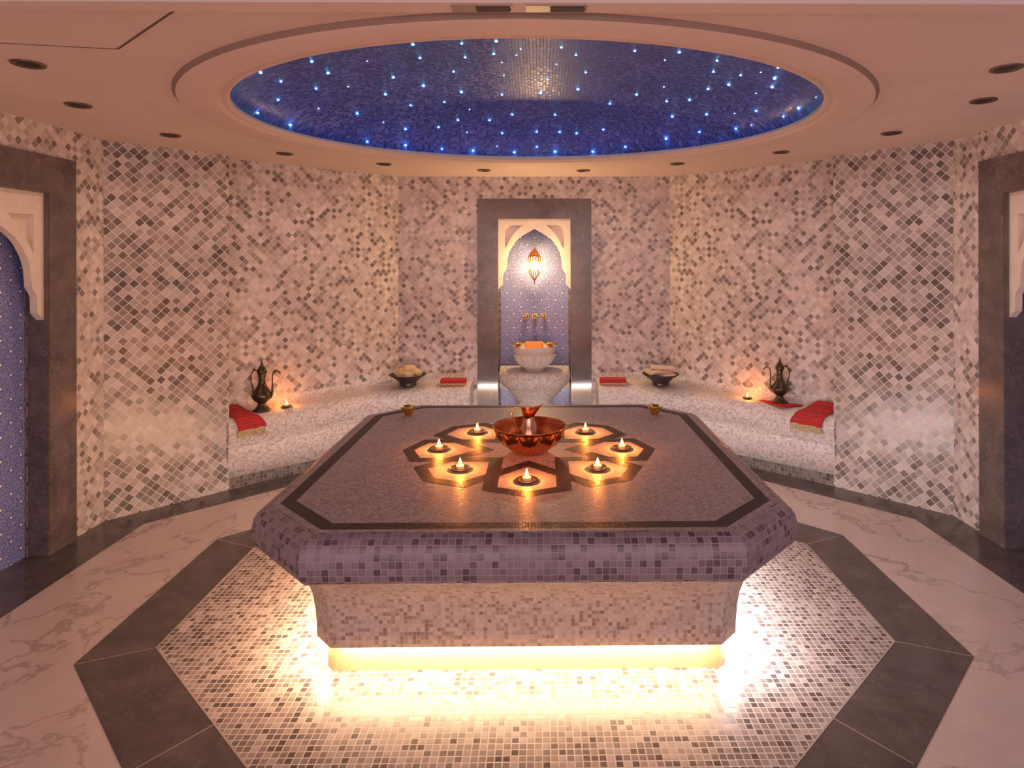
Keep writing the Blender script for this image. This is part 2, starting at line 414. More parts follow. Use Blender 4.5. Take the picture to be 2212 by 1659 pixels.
# ---------------------------------------------------------------- walls
def vprism(poly, z0, z1, mb, mi=0):
    n = len(poly)
    for k in range(n):
        p, q = poly[k], poly[(k + 1) % n]
        mb.face([(p[0], p[1], z0), (q[0], q[1], z0), (q[0], q[1], z1), (p[0], p[1], z1)], mi=mi)
    t = tessellate_polygon([[Vector((p[0], p[1], 0)) for p in poly]])
    for q in t:
        mb.face([(poly[k][0], poly[k][1], z0) for k in q], mi=mi); mb.face([(poly[k][0], poly[k][1], z1) for k in q], mi=mi)
NY0, NY1, NT = 3.01, 3.79, 2.18          # side niche opening
for sx, side in ((-1, 'left'), (1, 'right')):
    W = MB(); x0, x1 = sx * XW, sx * (XW + .14)
    xa, xb = min(x0, x1), max(x0, x1)
    W.box(xa, xb, -2.5, NY0, 0, CEIL); W.box(xa, xb, NY1, 4.287, 0, CEIL); W.box(xa, xb, NY0, NY1, NT, CEIL)
    struct(W.build('wall_' + side, M['wall_tile']))
    W = MB()
    W.box(min(sx * 3.03, sx * 3.08), max(sx * 3.03, sx * 3.08), NY0 - .1, NY1 + .1, 0, NT + .1)
    struct(W.build('wall_%s_niche' % side, M['blue']))
    W = MB()
    vprism([(sx * XW, 4.287), (sx * 2.36, 4.872), (sx * 2.40, 4.905), (sx * 2.7, 5.2), (sx * 3.3, 4.6), (sx * 3.3, 4.287)], 0, CEIL, W)
    struct(W.build('wall_back_' + side, M['wall_dark'], recalc=True))
    W = MB()
    vprism([(sx * 2.60, 4.909), (sx * 1.33, 6.1), (sx * 1.45, 6.25), (sx * 2.72, 5.05)], 0, CEIL, W)
    struct(W.build('wall_alcove_' + side, M['wall_tile'], recalc=True))
W = MB()
W.box(-1.40, -.36, YB, YB + .22, 0, CEIL); W.box(.36, 1.40, YB, YB + .22, 0, CEIL); W.box(-.36, .36, YB, YB + .22, 2.187, CEIL)
struct(W.build('wall_back', M['wall_tile']))
W = MB(); W.box(-.45, .45, YB + .15, YB + .2, 0, 2.3)
W.v = [(x, y, z) for x, y, z in W.v]
struct(W.build('wall_back_niche', M['blue']))
W = MB(); W.box(-3.06, 3.06, -2.6, -2.5, 0, 2.7)
struct(W.build('wall_front', M['wall_tile']))

# ---------------------------------------------------------------- ceiling and dome
EC = 3.695
def ell(a, b, n=96, c=EC): return [(a * math.cos(2 * PI * k / n), c + b * math.sin(2 * PI * k / n)) for k in range(n)]
C = MB()
C.prism([(-3.3, 2.07), (3.3, 2.07), (3.3, 6.4), (-3.3, 6.4)], lambda a, b: (a, b, CEIL), lambda a, b: (a, b, CEIL + .02), holes=[ell(1.70, 1.44)])
struct(C.build('ceiling', M['plaster']))
C = MB()
C.box(-3.1, 3.1, -2.6, 1.995, 2.625, 2.70, 0)
struct(C.build('ceiling_entrance', M['redpaint']))
C = MB(); C.box(-3.1, 3.1, 1.99, 2.068, 2.588, 2.66)
struct(C.build('trim_1', M['plaster']))

dome = empty('ceiling_dome', (0, EC, CEIL), 'oval blue mosaic ceiling dome with scattered star lights in a pale moulded ring', 'dome')
def rel(p, o): return (p[0] - o[0], p[1] - o[1], p[2] - o[2])
D = MB()
prof = [(1.888, 1.608, -.0005), (1.872, 1.592, -.019), (1.868, 1.588, -.02), (1.70, 1.445, -.02), (1.69, 1.435, -.019), (1.685, 1.43, -.006), (1.665, 1.41, -.004), (1.65, 1.395, -.012), (1.638, 1.385, -.010), (1.632, 1.378, 0.), (1.632, 1.378, .022), (1.66, 1.40, .028)]
NS = 128
def ring_(p): return [[(a * math.cos(2 * PI * k / NS), b_ * math.sin(2 * PI * k / NS), z) for k in range(NS)] for a, b_, z in p]
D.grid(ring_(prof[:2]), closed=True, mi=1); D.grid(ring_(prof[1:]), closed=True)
D.build('rim_moulding', [M['plaster'], M['riser_shade']], dome)
DA, DB, DH = 1.655, 1.40, .42
def domez(x, y):  # x,y relative to centre, z relative to CEIL
    q = min(1., (x / DA) ** 2 + (y / DB) ** 2)
    return .07 + DH * (1 - q ** 1.35) ** .62
D = MB(); rows = []; uvs = []
rr = [0.001] + [math.sin(PI / 2 * k / 26) for k in range(1, 27)]
for r in reversed(rr):
    row = [(DA * r * math.cos(2 * PI * k / NS), DB * r * math.sin(2 * PI * k / NS)) for k in range(NS)]
    rows.append([(x, y, domez(x, y)) for x, y in row])
rows.insert(0, [(x, y, .02) for x, y, z in rows[0]])
i0 = 0
for r in rows: D.v += r
for k in range(len(rows) - 1):
    for j in range(NS):
        j2 = (j + 1) % NS
        ids = (k * NS + j, k * NS + j2, (k + 1) * NS + j2, (k + 1) * NS + j)
        D.f.append(ids); D.uv.append([(D.v[q][0], D.v[q][1] - D.v[q][2]) for q in ids]); D.mi.append(0); D.sm.append(True)
D.build('dome_lining', M['dome_tile'], dome)
STARS = [(-0.7, 3.733, 3.063, 2), (-0.413, 3.771, 3.082, 1), (-0.203, 3.747, 3.088, 2), (0.289, 3.975, 3.082, 1), (0.191, 3.851, 3.087, 1), (0.645, 3.849, 3.066, 1), (0.905, 3.778, 3.035, 2), (1.136, 3.783, 2.985, 1), (1.426, 3.566, 2.876, 1), (-1.281, 3.676, 2.942, 2), (-1.013, 3.882, 3.011, 0), (-0.7, 3.956, 3.055, 1), (-0.42, 4.002, 3.075, 1), (-0.234, 3.96, 3.083, 1), (-0.061, 3.883, 3.087, 0), (-0.092, 3.986, 3.084, 0), (-1.505, 3.509, 2.825, 2), (-1.26, 3.897, 2.941, 2), (-0.192, 4.108, 3.077, 0), (0.167, 4.138, 3.075, 0), (0.848, 3.933, 3.037, 0), (-1.489, 3.745, 2.844, 1), (-0.922, 4.182, 2.999, 2), (-0.525, 4.22, 3.049, 1), (-0.192, 4.322, 3.055, 0), (0.371, 4.254, 3.057, 1), (0.111, 4.391, 3.047, 1), (1.16, 3.947, 2.968, 1), (1.31, 3.873, 2.925, 1), (1.385, 3.731, 2.899, 0), (1.464, 3.718, 2.859, 2), (1.581, 3.405, 2.741, 0), (-1.378, 4.019, 2.877, 1), (-1.211, 4.142, 2.926, 0), (-1.021, 4.37, 2.936, 2), (-0.756, 4.369, 2.995, 2), (-0.511, 4.524, 2.994, 2), (-0.222, 4.6, 2.997, 1), (0.062, 4.587, 3.006, 2), (0.333, 4.514, 3.013, 2), (0.754, 4.486, 2.967, 1), (0.917, 4.315, 2.976, 0), (1.19, 4.185, 2.925, 1), (1.287, 4.044, 2.914, 2), (1.491, 3.831, 2.839, 2), (1.447, 3.996, 2.845, 0), (1.635, 3.543, 2.701, 0), (-1.569, 3.896, 2.773, 1), (-0.887, 4.568, 2.91, 1), (-0.648, 4.618, 2.946, 1), (0.58, 4.652, 2.944, 1), (0.97, 4.478, 2.918, 1), (1.112, 4.382, 2.902, 1), (1.64, 3.797, 2.701, 2), (-1.65, 3.794, 2.668, 2), (-1.431, 4.213, 2.798, 0), (-1.24, 4.446, 2.82, 1), (-0.477, 4.742, 2.923, 0), (-0.157, 4.841, 2.908, 1), (0.174, 4.842, 2.907, 1), (1.038, 4.609, 2.838, 1), (1.249, 4.447, 2.816, 1), (1.402, 4.294, 2.787, 0), (1.5, 4.145, 2.768, 1), (1.616, 3.972, 2.692, 1), (-1.578, 4.108, 2.665, 2), (-1.099, 4.627, 2.799, 0), (-0.965, 4.756, 2.775, 1), (-0.729, 4.844, 2.809, 1), (-0.576, 4.829, 2.862, 1), (-0.336, 4.88, 2.871, 1), (-0.247, 4.998, 2.795, 1), (-0.52, 4.944, 2.791, 0), (0.032, 5.0, 2.808, 1), (0.215, 4.991, 2.804, 1), (0.35, 4.984, 2.792, 1), (0.557, 4.914, 2.808, 1), (1.435, 4.373, 2.699, 1), (1.506, 4.254, 2.698, 0), (1.235, 4.595, 2.722, 1), (1.025, 4.776, 2.709, 2), (-1.222, 4.636, 2.659, 1), (-0.979, 4.82, 2.666, 2), (-0.72, 4.953, 2.661, 1), (-0.482, 5.031, 2.663, 2), (-0.29, 5.06, 2.704, 0), (-0.153, 5.087, 2.66, 2), (0.031, 5.084, 2.703, 1), (0.179, 5.083, 2.664, 2), (0.485, 5.031, 2.655, 2), (0.735, 4.946, 2.678, 1)]
for (x, y, z, big) in STARS:
    s = MB(); s.ball((0, 0, 0), .009 if big == 2 else (.007 if big == 1 else .005), seg=8, rings=6, sz=.5)
    o = s.build('star_light', M['star'] if big else M['star_dim'], dome); o.location = (x, y - EC, z - CEIL)
# recessed downlights
DLE = 3.4
dl = empty('recessed_downlight', (0, 0, 0), '', 'downlight', 'recessed ceiling downlights around the dome')
D = MB(); D.lathe([(.062, 0), (.062, -.006), (.056, -.009), (.046, -.006), (.043, .0), (.040, -.001)], 28)
D.build('trim_ring', M['metal'], dl)
D = MB(); D.lathe([(.042, -.0015), (.030, -.001), (.024, -.004), (.0005, -.004)], 24)
D.build('lens', M['black'], dl)
spots = [(-2.09, 2.645, 'leftmost downlight, large in view, above the left niche near the entrance trim'),
         (-2.385, 3.33, 'second downlight from the left, over the left stone surround'),
         (-2.36, 4.11, 'third downlight from the left, above the grey left wall panel'),
         (-1.897, 4.80, 'fourth downlight from the left, over the left alcove ewer'),
         (-1.265, 5.305, 'downlight above the bowl of loofah'),
         (-.452, 5.655, 'ceiling downlight just left of the fountain surround'),
         (.451, 5.675, 'ceiling downlight just right of the fountain surround'),
         (1.222, 5.28, 'downlight above the bowl of folded cream cloths'),
         (1.892, 4.73, 'fourth downlight from the right, over the right alcove ewer'),
         (2.343, 4.03, 'third downlight from the right, above the grey right wall panel'),
         (2.363, 3.215, 'second downlight from the right, over the right stone surround'),
         (2.08, 2.68, 'rightmost downlight, large in view, above the right niche near the entrance trim')]
for i, (x, y, lab) in enumerate(spots):
    o = dl if i == 0 else copy_tree(dl)
    o.location = (x, y, CEIL); o['label'] = lab
    k = (x + 2.4) / 4.8
    sl = light('downlight_fill', 'SPOT', (0, 0, -.012), DLE, (1., .60 + .28 * k, .40 + .54 * k), o, spot_size=math.radians(165), spot_blend=1., shadow_soft_size=.035)  # fill spot added at each unlit downlight, warm left to cool right
# access hatch seam
hq = [(-1.583, 2.461), (-1.14, 2.085), (-2.7, 2.085), (-2.7, 2.30)]
H = MB(); H.prism([(-1.60, 2.455), (-1.165, 2.085), (-2.72, 2.085), (-2.72, 2.27)], lambda a, b: (a, b, CEIL - .003), lambda a, b: (a, b, CEIL))
h = H.build('access_hatch', M['plaster'])
tag(h, 'thin plaster access hatch with a dark seam at the left of the ceiling', 'hatch')
H = MB()
for p, q in (((-1.59, 2.458), (-1.155, 2.085)), ((-1.59, 2.458), (-2.72, 2.272))):
    p, q = Vector(p), Vector(q); d = (q - p).normalized(); n = Vector((-d.y, d.x)) * .0035
    a = [p - n, q - n, q + n, p + n]
    H.face([(v.x, v.y, CEIL - .0035) for v in a])
H.build('seam', M['groove'], h)
# two slot grilles in the entrance trim
for i, (x0, lab) in enumerate(((-.227, 'metal slot grille in the ceiling trim, the one left of centre'), (.014, 'metal slot grille in the ceiling trim, the one right of centre'))):
    v = empty('slot_grille', (x0 + .1, 2.03, 2.588), lab, 'grille', 'slot grilles in the ceiling trim')
    g = MB(); g.prism([(-.10, -.026), (.09, -.026), (.10, -.018), (.10, .018), (.09, .026), (-.10, .026)], lambda a, b: (a, b, -.004), lambda a, b: (a, b, 0))
    g.build('frame', M['chrome'], v)
    g = MB(); g.prism([(-.02, -.02), (.088, -.02), (.094, 0), (.088, .02), (-.02, .02)], lambda a, b: (a, b, -.006), lambda a, b: (a, b, -.003))
    g.build('slot', M['black'], v)

# ---------------------------------------------------------------- stone surrounds with arch screens
def arch_curve(hw, zs):
    """pointed arch edge, x from -hw..hw; returned left to right, over the top"""
    k = hw / .36
    left = [(-.355, 1.50), (-.317, 1.545), (-.315, 1.64), (-.30, 1.668), (-.278, 1.70), (-.275, 1.75), (-.268, 1.81), (-.252, 1.865), (-.228, 1.91), (-.20, 1.955), (-.167, 1.99), (-.125, 2.02), (-.083, 2.045), (-.04, 2.068), (0, 2.09)]
    left = [(a * k, zs + (b - 1.5)) for a, b in left]
    return left + [(-a, b) for a, b in reversed(left[:-1])]
def surround(name, label, mapf, c, hw_in, hw_out, zi, zo, group, arch_drop, depth_back):
    """mapf(a, z, d): a along the wall, d toward the room"""
    e = empty(name, mapf(c, 0, 0), label, 'stone surround', group)
    o3 = Vector(mapf(c, 0, 0))
    def R(a, z, d): return tuple(Vector(mapf(c + a, z, d)) - o3)
    T = .022
    for s in (-1, 1):
        for (z0, z1, mt, th) in ((0, .93, 'polished' if arch_drop == 0 else 'frame', T), (.93, zi, 'frame', T)):
            poly = [(s * hw_in, z0), (s * hw_out, z0), (s * hw_out, z1 if z1 < zi else zo), (s * hw_in, z1)]
            m = MB(); m.prism(poly, lambda a, b: R(a, b, 0), lambda a, b: R(a, b, th))
            m.build('jamb', M[mt], e, recalc=True)
    m = MB(); m.prism([(-hw_in, zi), (hw_in, zi), (hw_out, zo), (-hw_out, zo)], lambda a, b: R(a, b, 0), lambda a, b: R(a, b, T + .0005))
    m.build('lintel', M['frame'], e, recalc=True)
    # inner reveals
    for s in (-1, 1):
        m = MB(); m.prism([(s * hw_in, 0), (s * (hw_in - .006), 0), (s * (hw_in - .006), zi), (s * hw_in, zi)], lambda a, b: R(a, b, -depth_back), lambda a, b: R(a, b, T - .004))
        m.build('reveal', M['frame'], e, recalc=True)
        m = MB(); m.prism([(s * (hw_in - .006), 0), (s * (hw_in - .022), 0), (s * (hw_in - .022), zi), (s * (hw_in - .006), zi)], lambda a, b: R(a, b, -depth_back + .0), lambda a, b: R(a, b, -depth_back + .008))
        m.build('border_strip', M['plinth_tile'], e, recalc=True)
    # carved arch screen
    hi = hw_in - .007
    ac = arch_curve(hi, 1.5 - arch_drop)
    k = hi / .36
    outer = [(-hi, zi), (-hi, 1.5 - arch_drop)] + ac[1:-1] + [(hi, 1.5 - arch_drop), (hi, zi)]
    dz = -arch_drop
    def sp(s):  # sunk spandrel
        arc = [(-.12, 2.125), (-.165, 2.085), (-.21, 2.035), (-.25, 1.975), (-.285, 1.905)]
        return [(s * a * k, b + dz) for a, b in arc] + [(s * -.292 * k, 1.90 + dz), (s * -.292 * k, 2.128 + dz)]
    m = MB(); fr_ = .004 if arch_drop == 0 else -.006
    m = MB(); m.prism(outer, lambda a, b: R(a, b, fr_ - .045), lambda a, b: R(a, b, fr_), holes=[sp(1), sp(-1)], smooth=False)
    scr = m.build('arch_screen', M['white'], e, recalc=True)
    for s in (1, -1):
        m = MB(); m.prism(sp(s), lambda a, b: R(a, b, fr_ - .043), lambda a, b: R(a, b, fr_ - .030))
        m.build('spandrel', M['white'], scr, recalc=True)
    return e
surround('stone_surround', 'dark stone surround with cream arch screen on the back wall behind the basin',
         lambda a, z, d: (a, YB - d, z), 0, .36, .555, 2.187, 2.384, 'dark stone niche surrounds', 0, .15)
surround('stone_surround', 'dark stone surround with cream arch screen on the left side wall',
         lambda a, z, d: (-XW + d, a, z), 3.40, .39, .61, 2.18, 2.41, 'dark stone niche surrounds', .08, .11)
surround('stone_surround', 'dark stone surround with cream arch screen on the right side wall',
         lambda a, z, d: (XW - d, a, z), 3.40, .39, .61, 2.18, 2.41, 'dark stone niche surrounds', .08, .11)

# ---------------------------------------------------------------- lanterns
def make_lantern():
    e = empty('wall_lantern', (0, 0, 0), '', 'lantern', 'pierced brass lanterns in the niches')
    # local: wall is at +y, lantern hangs in front of it
    m = MB()
    m.tube([(0, .085, .17), (0, .05, .185), (0, .0, .185)], .007, 8)
    m.build('bracket', M['gold'], e)
    m = MB()
    m.lathe([(.003, .19), (.012, .18), (.016, .165), (.034, .145), (.052, .12), (.058, .105), (.060, .098)], 28)
    m.build('cap', M['copper'], e)
    m = MB()
    prof = [(.058, .10), (.066, .07), (.070, .035), (.068, 0.), (.060, -.035), (.046, -.07), (.030, -.098), (.018, -.112)]
    nr = 14
    for k in range(nr):
        a = 2 * PI * k / nr
        m.tube([(r * math.cos(a), r * math.sin(a), z) for r, z in prof], .0042, 6)
    for r, z in ((.0685, .055), (.0695, .015), (.058, -.04)):
        m.tube([(r * math.cos(2 * PI * j / 32), r * math.sin(2 * PI * j / 32), z) for j in range(33)], .003, 6)
    m.build('cage', M['gold'], e)
    m = MB(); m.lathe([(.002, -.17), (.006, -.16), (.005, -.14), (.012, -.128), (.022, -.118), (.024, -.108), (.018, -.10)], 20)
    m.build('finial', M['copper'], e)
    m = MB(); m.ball((0, 0, .01), .030, seg=20, rings=14, sz=1.3)
    m.build('bulb', M['bulb'], e)
    return e
lan = make_lantern()
lan.location = (0, 6.075, 1.72); lan['label'] = 'glowing pierced brass lantern under the arch above the fountain basin'
lan2 = copy_tree(lan); lan2.location = (-2.955, 3.40, 1.72); lan2.rotation_euler = (0, 0, PI / 2)
lan2['label'] = 'brass lantern in the blue niche of the left side wall'
lan3 = copy_tree(lan); lan3.location = (2.955, 3.40, 1.72); lan3.rotation_euler = (0, 0, -PI / 2)
for q in (lan2, lan3):
    for c_ in q.children:
        if c_.name.startswith('bulb'):
            c_.data = c_.data.copy(); c_.data.materials[0] = M['bulb_dim']
lan3['label'] = 'brass lantern in the blue niche of the right side wall'

# ---------------------------------------------------------------- bench
def bench_path(d, sx, n=14):
    """front/back line at distance d from the alcove wall, from the outer end to the fountain surround"""
    A0, A1, A2 = Vector((-2.50, 5.003)), Vector((-1.33, 6.10)), Vector((-.60, 6.10))
    u1 = (A1 - A0).normalized(); n1 = Vector((u1.y, -u1.x)); n2 = Vector((0, -1))
    P0 = A0 + n1 * d
    # intersection of both offset lines
    t = ((YB - d) - P0.y) / u1.y
    P1 = P0 + u1 * t; P2 = Vector((-.60, YB - d))
    k = min(.02 + d * 1.6, .55)
    q0 = P1 - u1 * k; q2 = P1 + Vector((1, 0)) * min(k, (P2 - P1).length * .8)
    pts = [P0 + (q0 - P0) * (i / n) for i in range(n)]
    pts += [(1 - s) ** 2 * q0 + 2 * s * (1 - s) * P1 + s * s * q2 for s in [i / n for i in range(n)]]
    pts += [q2 + (P2 - q2) * (i / n) for i in range(n + 1)]
    return [Vector((p.x * -sx, p.y)) for p in pts]
BN = 14 * 3 + 1
def bench_dim(j):
    s = j / (BN - 1)
    return .23 + .07 * min(1, s * 1.6), .552 + .058 * min(1, s * 1.5)
# profile: fraction/offset description -> (distance from wall, height)
def prof_at(j):
    dn, zt = bench_dim(j)
    return [(0, zt + .075), (.006, zt + .05), (.02, zt + .022), (.045, zt + .006), (.08, zt), (dn - .10, zt), (dn - .07, zt - .004), (dn - .04, zt - .016), (dn - .015, zt - .042), (dn, zt - .085),
            (dn - .003, zt - .14), (dn - .016, zt - .19), (dn - .035, zt - .215), (dn - .036, zt - .222), (dn - .022, zt - .226), (dn - .018, zt - .25), (dn - .022, zt - .31), (dn - .035, .20), (dn - .045, .088), (dn - .055, .086)]
def bench_pt(j, d, z, sx):
    jj = int(min(max(j, 0), BN - 2)); f = j - jj
    P = bench_path(d, sx); p = P[jj] * (1 - f) + P[jj + 1] * f
    return Vector((p.x, p.y, z))
for sx, lab in ((-1, 'long curved mosaic bench along the left alcove wall'), (1, 'long curved mosaic bench along the right alcove wall')):
    e = empty('mosaic_bench', (sx * 1.5, 5.9, 0), lab, 'bench', 'curved mosaic benches')
    o3 = Vector(e.location)
    profs = [prof_at(j) for j in range(BN)]
    npf = len(profs[0]); cache = {}
    rows = []
    for k in range(npf):
        row = []
        for j in range(BN):
            d, z = profs[j][k]
            row.append(Vector((*bench_path(d, sx)[j], z)) - o3)
        rows.append(row)
    if sx > 0: rows = [list(reversed(r)) for r in rows]
    m = MB()
    m.grid(rows)
    ends = [[r[0] for r in rows], [r[-1] for r in rows]]
    for q in ends:
        base = [Vector((q[-1].x, q[-1].y, -o3.z + .086)), Vector((q[0].x, q[0].y, .086))]
        m.face([tuple(v) for v in q] + [tuple(base[1])])
    m.build('seat', M['bench_tile'], e)
    m = MB(); r2 = []
    for zz in (.088, 0.0):
        r2.append([Vector((*bench_path(bench_dim(j)[0] - .052, sx)[j], zz)) - o3 for j in range(BN)])
    if sx > 0: r2 = [list(reversed(r)) for r in r2]
    m.grid(r2); m.build('plinth', M['plinth_tile'], e)

# ---------------------------------------------------------------- platform
slab = empty('heated_platform', (0, 3.295, 0), 'large octagonal mosaic-clad heated stone platform in the middle of the room', 'platform')
SC = 3.295
def oct8(W, Y, c, z):
    """W half width, Y near y; far side mirrored about the platform centre"""
    h = SC - Y
    P = [(W - c, -h), (W, -h + c), (W, h - c), (W - c, h), (-W + c, h), (-W, h - c), (-W, -h + c), (-W + c, -h)]
    return [(x, y, z) for x, y in P]
def rings(rs, mat, name):
    m = MB(); acc = 0
    R = [oct8(*r) for r in rs]
    for k in range(len(R) - 1):
        dl_ = (Vector(R[k + 1][7]) * .5 + Vector(R[k + 1][0]) * .5 - Vector(R[k][7]) * .5 - Vector(R[k][0]) * .5).length
        for j in range(8):
            a, b_ = Vector(R[k][j]), Vector(R[k][(j + 1) % 8]); c, d = Vector(R[k + 1][(j + 1) % 8]), Vector(R[k + 1][j])
            t = Vector(oct8(1, 2.3, .25, 0)[(j + 1) % 8]) - Vector(oct8(1, 2.3, .25, 0)[j]); t.normalize()
            g = lambda p, v: (p.dot(t) + j * 3.1, v)
            m.face([a, b_, c, d], [g(a, acc), g(b_, acc), g(c, acc + dl_), g(d, acc + dl_)])
        acc += dl_
    o = m.build(name, mat, slab, recalc=True)
    for p in o.data.polygons: p.use_smooth = True
    # keep the octagon corners crisp, only the roll of the edge is smooth
    import bmesh
    bm = bmesh.new(); bm.from_mesh(o.data)
    for e in bm.edges:
        if len(e.link_faces) == 2:
            n1, n2 = e.link_faces[0].normal, e.link_faces[1].normal
            h = Vector((n1.x, n1.y, 0)); g2 = Vector((n2.x, n2.y, 0))
            if h.length > .05 and g2.length > .05 and h.normalized().dot(g2.normalized()) < .95: e.smooth = False
    bm.to_mesh(o.data); bm.free()
    return o
ZT = .777
lip = [(1.03, 2.280, .265, ZT), (1.055, 2.255, .275, .772), (1.078, 2.232, .288, .758), (1.092, 2.218, .298, .735), (1.099, 2.211, .303, .705), (1.10, 2.210, .305, .68),
       (1.095, 2.214, .30, .648), (1.085, 2.224, .295, .622), (1.07, 2.238, .287, .607), (1.05, 2.256, .28, .600)]
rings(lip, M['slab_lip'], 'rolled_edge')
rings([(1.05, 2.256, .28, .600), (1.04, 2.275, .27, .598), (1.038, 2.278, .27, .588), (1.03, 2.30, .265, .580), (1.028, 2.31, .262, .572)], M['slab_skirt'], 'fillet')
rings([(1.02, 2.33, .25, .572), (1.00, 2.40, .21, .53), (.975, 2.48, .165, .48), (.955, 2.545, .13, .43), (.94, 2.585, .11, .38), (.925, 2.607, .098, .33), (.915, 2.617, .09, .27), (.909, 2.62, .087, .20), (.907, 2.62, .086, .148), (.88, 2.66, .06, .146), (.85, 2.72, .04, .146)], M['slab_skirt'], 'skirt')
rings([(.87, 2.70, .033, .146), (.87, 2.70, .033, 0)], M['kick'], 'plinth')
# top with inlays
m = MB()
def topface(poly, z, mi):
    t = tessellate_polygon([[Vector((p[0], p[1], 0)) for p in poly]])
    for q in t:
        a = [poly[k] for k in q]
        ar = (a[1][0] - a[0][0]) * (a[2][1] - a[0][1]) - (a[2][0] - a[0][0]) * (a[1][1] - a[0][1])
        if ar < 0: a = [a[0], a[2], a[1]]
        m.face([(p[0], p[1], z) for p in a], [tuple(p) for p in a], mi)
def o2(W, Y, c): return [(x, y) for x, y, z in oct8(W, Y, c, 0)]
oA, oB, oC = o2(1.03, 2.28, .265), o2(1.005, 2.307, .254), o2(.949, 2.363, .225)
for P, Q, mi in ((oA, oB, 0), (oB, oC, 1)):
    for k in range(8): topface([P[k], P[(k + 1) % 8], Q[(k + 1) % 8], Q[k]], ZT, mi)
topface(oC, ZT, 0)
ry = 3.278 - SC
for k in range(8):
    a = -PI / 2 + k * PI / 4; ca, sa = math.cos(a), math.sin(a)
    def P(r, t): return (r * ca - t * sa, ry + r * sa + t * ca)
    # lighter field inside each petal
    topface([P(.605, 0), P(.548, .13), P(.32, .13), P(.19, 0), P(.32, -.13), P(.548, -.13)], ZT + .0004, 2)
for k in range(8):
    a = -PI / 2 + k * PI / 4; ca, sa = math.cos(a), math.sin(a)
    def P(r, t): return (r * ca - t * sa, ry + r * sa + t * ca)
    for s in (-1, 1):
        strip_ = [P(.585, s * .195), P(.548, s * .13), P(.13, s * .13), P(.195, s * .195)]
        if s == 1: topface(strip_, ZT + .001, 1)
        else:      # cut where the neighbouring petal's strip already runs
            b_ = a - PI / 4; n_ = Vector((-math.sin(b_), math.cos(b_)))
            tt = lambda p: n_.dot(Vector((p[0], p[1] - ry)))
            for sg, lim in ((1, .195), (-1, .13)):
                poly = []
                for q in range(4):
                    p0, p1 = strip_[q], strip_[(q + 1) % 4]
                    d0, d1 = sg * (tt(p0) - lim), sg * (tt(p1) - lim)
                    if d0 >= 0: poly.append(p0)
                    if (d0 > 0) != (d1 > 0) and abs(d0 - d1) > 1e-9:
                        f_ = d0 / (d0 - d1); poly.append((p0[0] + (p1[0] - p0[0]) * f_, p0[1] + (p1[1] - p0[1]) * f_))
                if len(poly) > 2: topface(poly, ZT + .001, 1)
        topface([P(.585, s * .195), P(.663, 0), P(.602, 0), P(.548, s * .13)], ZT + .001, 1)
m.build('top', [M['slab_top'], M['slab_dark'], M['slab_star']], slab)
# led strips under the skirt
def led(name, mat, pts):
    m = MB()
    for (x0, x1, y0, y1) in pts: m.box(x0, x1, y0, y1, .134, .144)
    return m.build(name, mat, slab)
hY = SC - 2.66
led('led_strip', M['led_front'], [(-.80, .80, -hY - .012, -hY + .012)])
led('led_strip', M['led_warm'], [(-.902, -.878, -hY + .05, hY - .05)])
led('led_strip', M['led_cool'], [(.878, .902, -hY + .05, hY - .05)])
led('led_strip', M['led_cool'], [(-.80, .80, hY - .012, hY + .012)])

# ---------------------------------------------------------------- candles
def make_candle(r=.05, name='tealight_candle'):
    e = empty(name, (0, 0, 0), '', 'candle', 'tealights on the platform')
    m = MB(); m.lathe([(.0005, 0), (r * .6, 0), (r * .7, .004), (r, .009), (r, .011), (r * .72, .007), (.024, .006), (.0005, .006)], 28)
    m.build('saucer', M['antique'], e)
    m = MB(); m.lathe([(.0195, .006), (.0195, .020), (.018, .021), (.017, .017), (.0005, .0165)], 20)
    m.build('wax_cup', M['wax'], e)
    m = MB(); m.lathe([(.0005, .020), (.006, .024), (.0085, .031), (.0075, .039), (.004, .049), (.0005, .058)], 14)
    m.build('flame', M['flame'], e)
    light('candle_glow', 'POINT', (0, 0, .05), 3.2, (1., .27, .035), e, shadow_soft_size=.01)
    return e
cn = make_candle()
cs = [(-.003, 2.800, 'tealight in the front petal of the star inlay, nearest the viewer'),
      (.330, 2.958, 'tealight in the petal right of the front one'),
      (.487, 3.277, 'tealight in the rightmost petal of the star inlay'),
      (.318, 3.60, 'tealight in the rear right petal, behind the copper bowl'),
      (-.306, 3.605, 'tealight in the rear left petal, behind the copper bowl'),
      (-.474, 3.28, 'tealight in the leftmost petal of the star inlay'),
      (-.322, 2.962, 'tealight in the petal left of the front one')]
for i, (x, y, lab) in enumerate(cs):
    o = cn if i == 0 else copy_tree(cn)
    o.location = (x, y, ZT + .001); o['label'] = lab

# ---------------------------------------------------------------- copper bowl and jug on the platform
BX, BY = .003, 3.245
bw = empty('copper_bowl', (BX, BY, ZT + .001), 'wide hammered copper bowl with embossed drops, in the middle of the platform', 'bowl')
def drops(a, z, r):
    k = (a / (2 * PI) * 12) % 1. - .5
    s = max(0., 1 - abs(z - .082) / .046); w = .40 * s ** .75
    return .006 * max(0, 1 - (abs(k) / w) ** 2) if w > .01 and abs(k) < w else 0
m = MB(); m.lathe([(.0005, 0), (.075, 0), (.082, .004), (.098, .012), (.118, .028), (.135, .042), (.149, .058), (.160, .074), (.168, .09), (.175, .106), (.180, .12), (.184, .131), (.190, .135), (.190, .138), (.186, .138)], 144, mod=drops)
m.build('shell', M['copper'], bw)
m = MB(); m.lathe([(.186, .138), (.180, .128), (.172, .105), (.155, .07), (.130, .042), (.10, .02), (.07, .012), (.0005, .010)], 72)
m.build('inner_surface', M['copper_in'], bw)
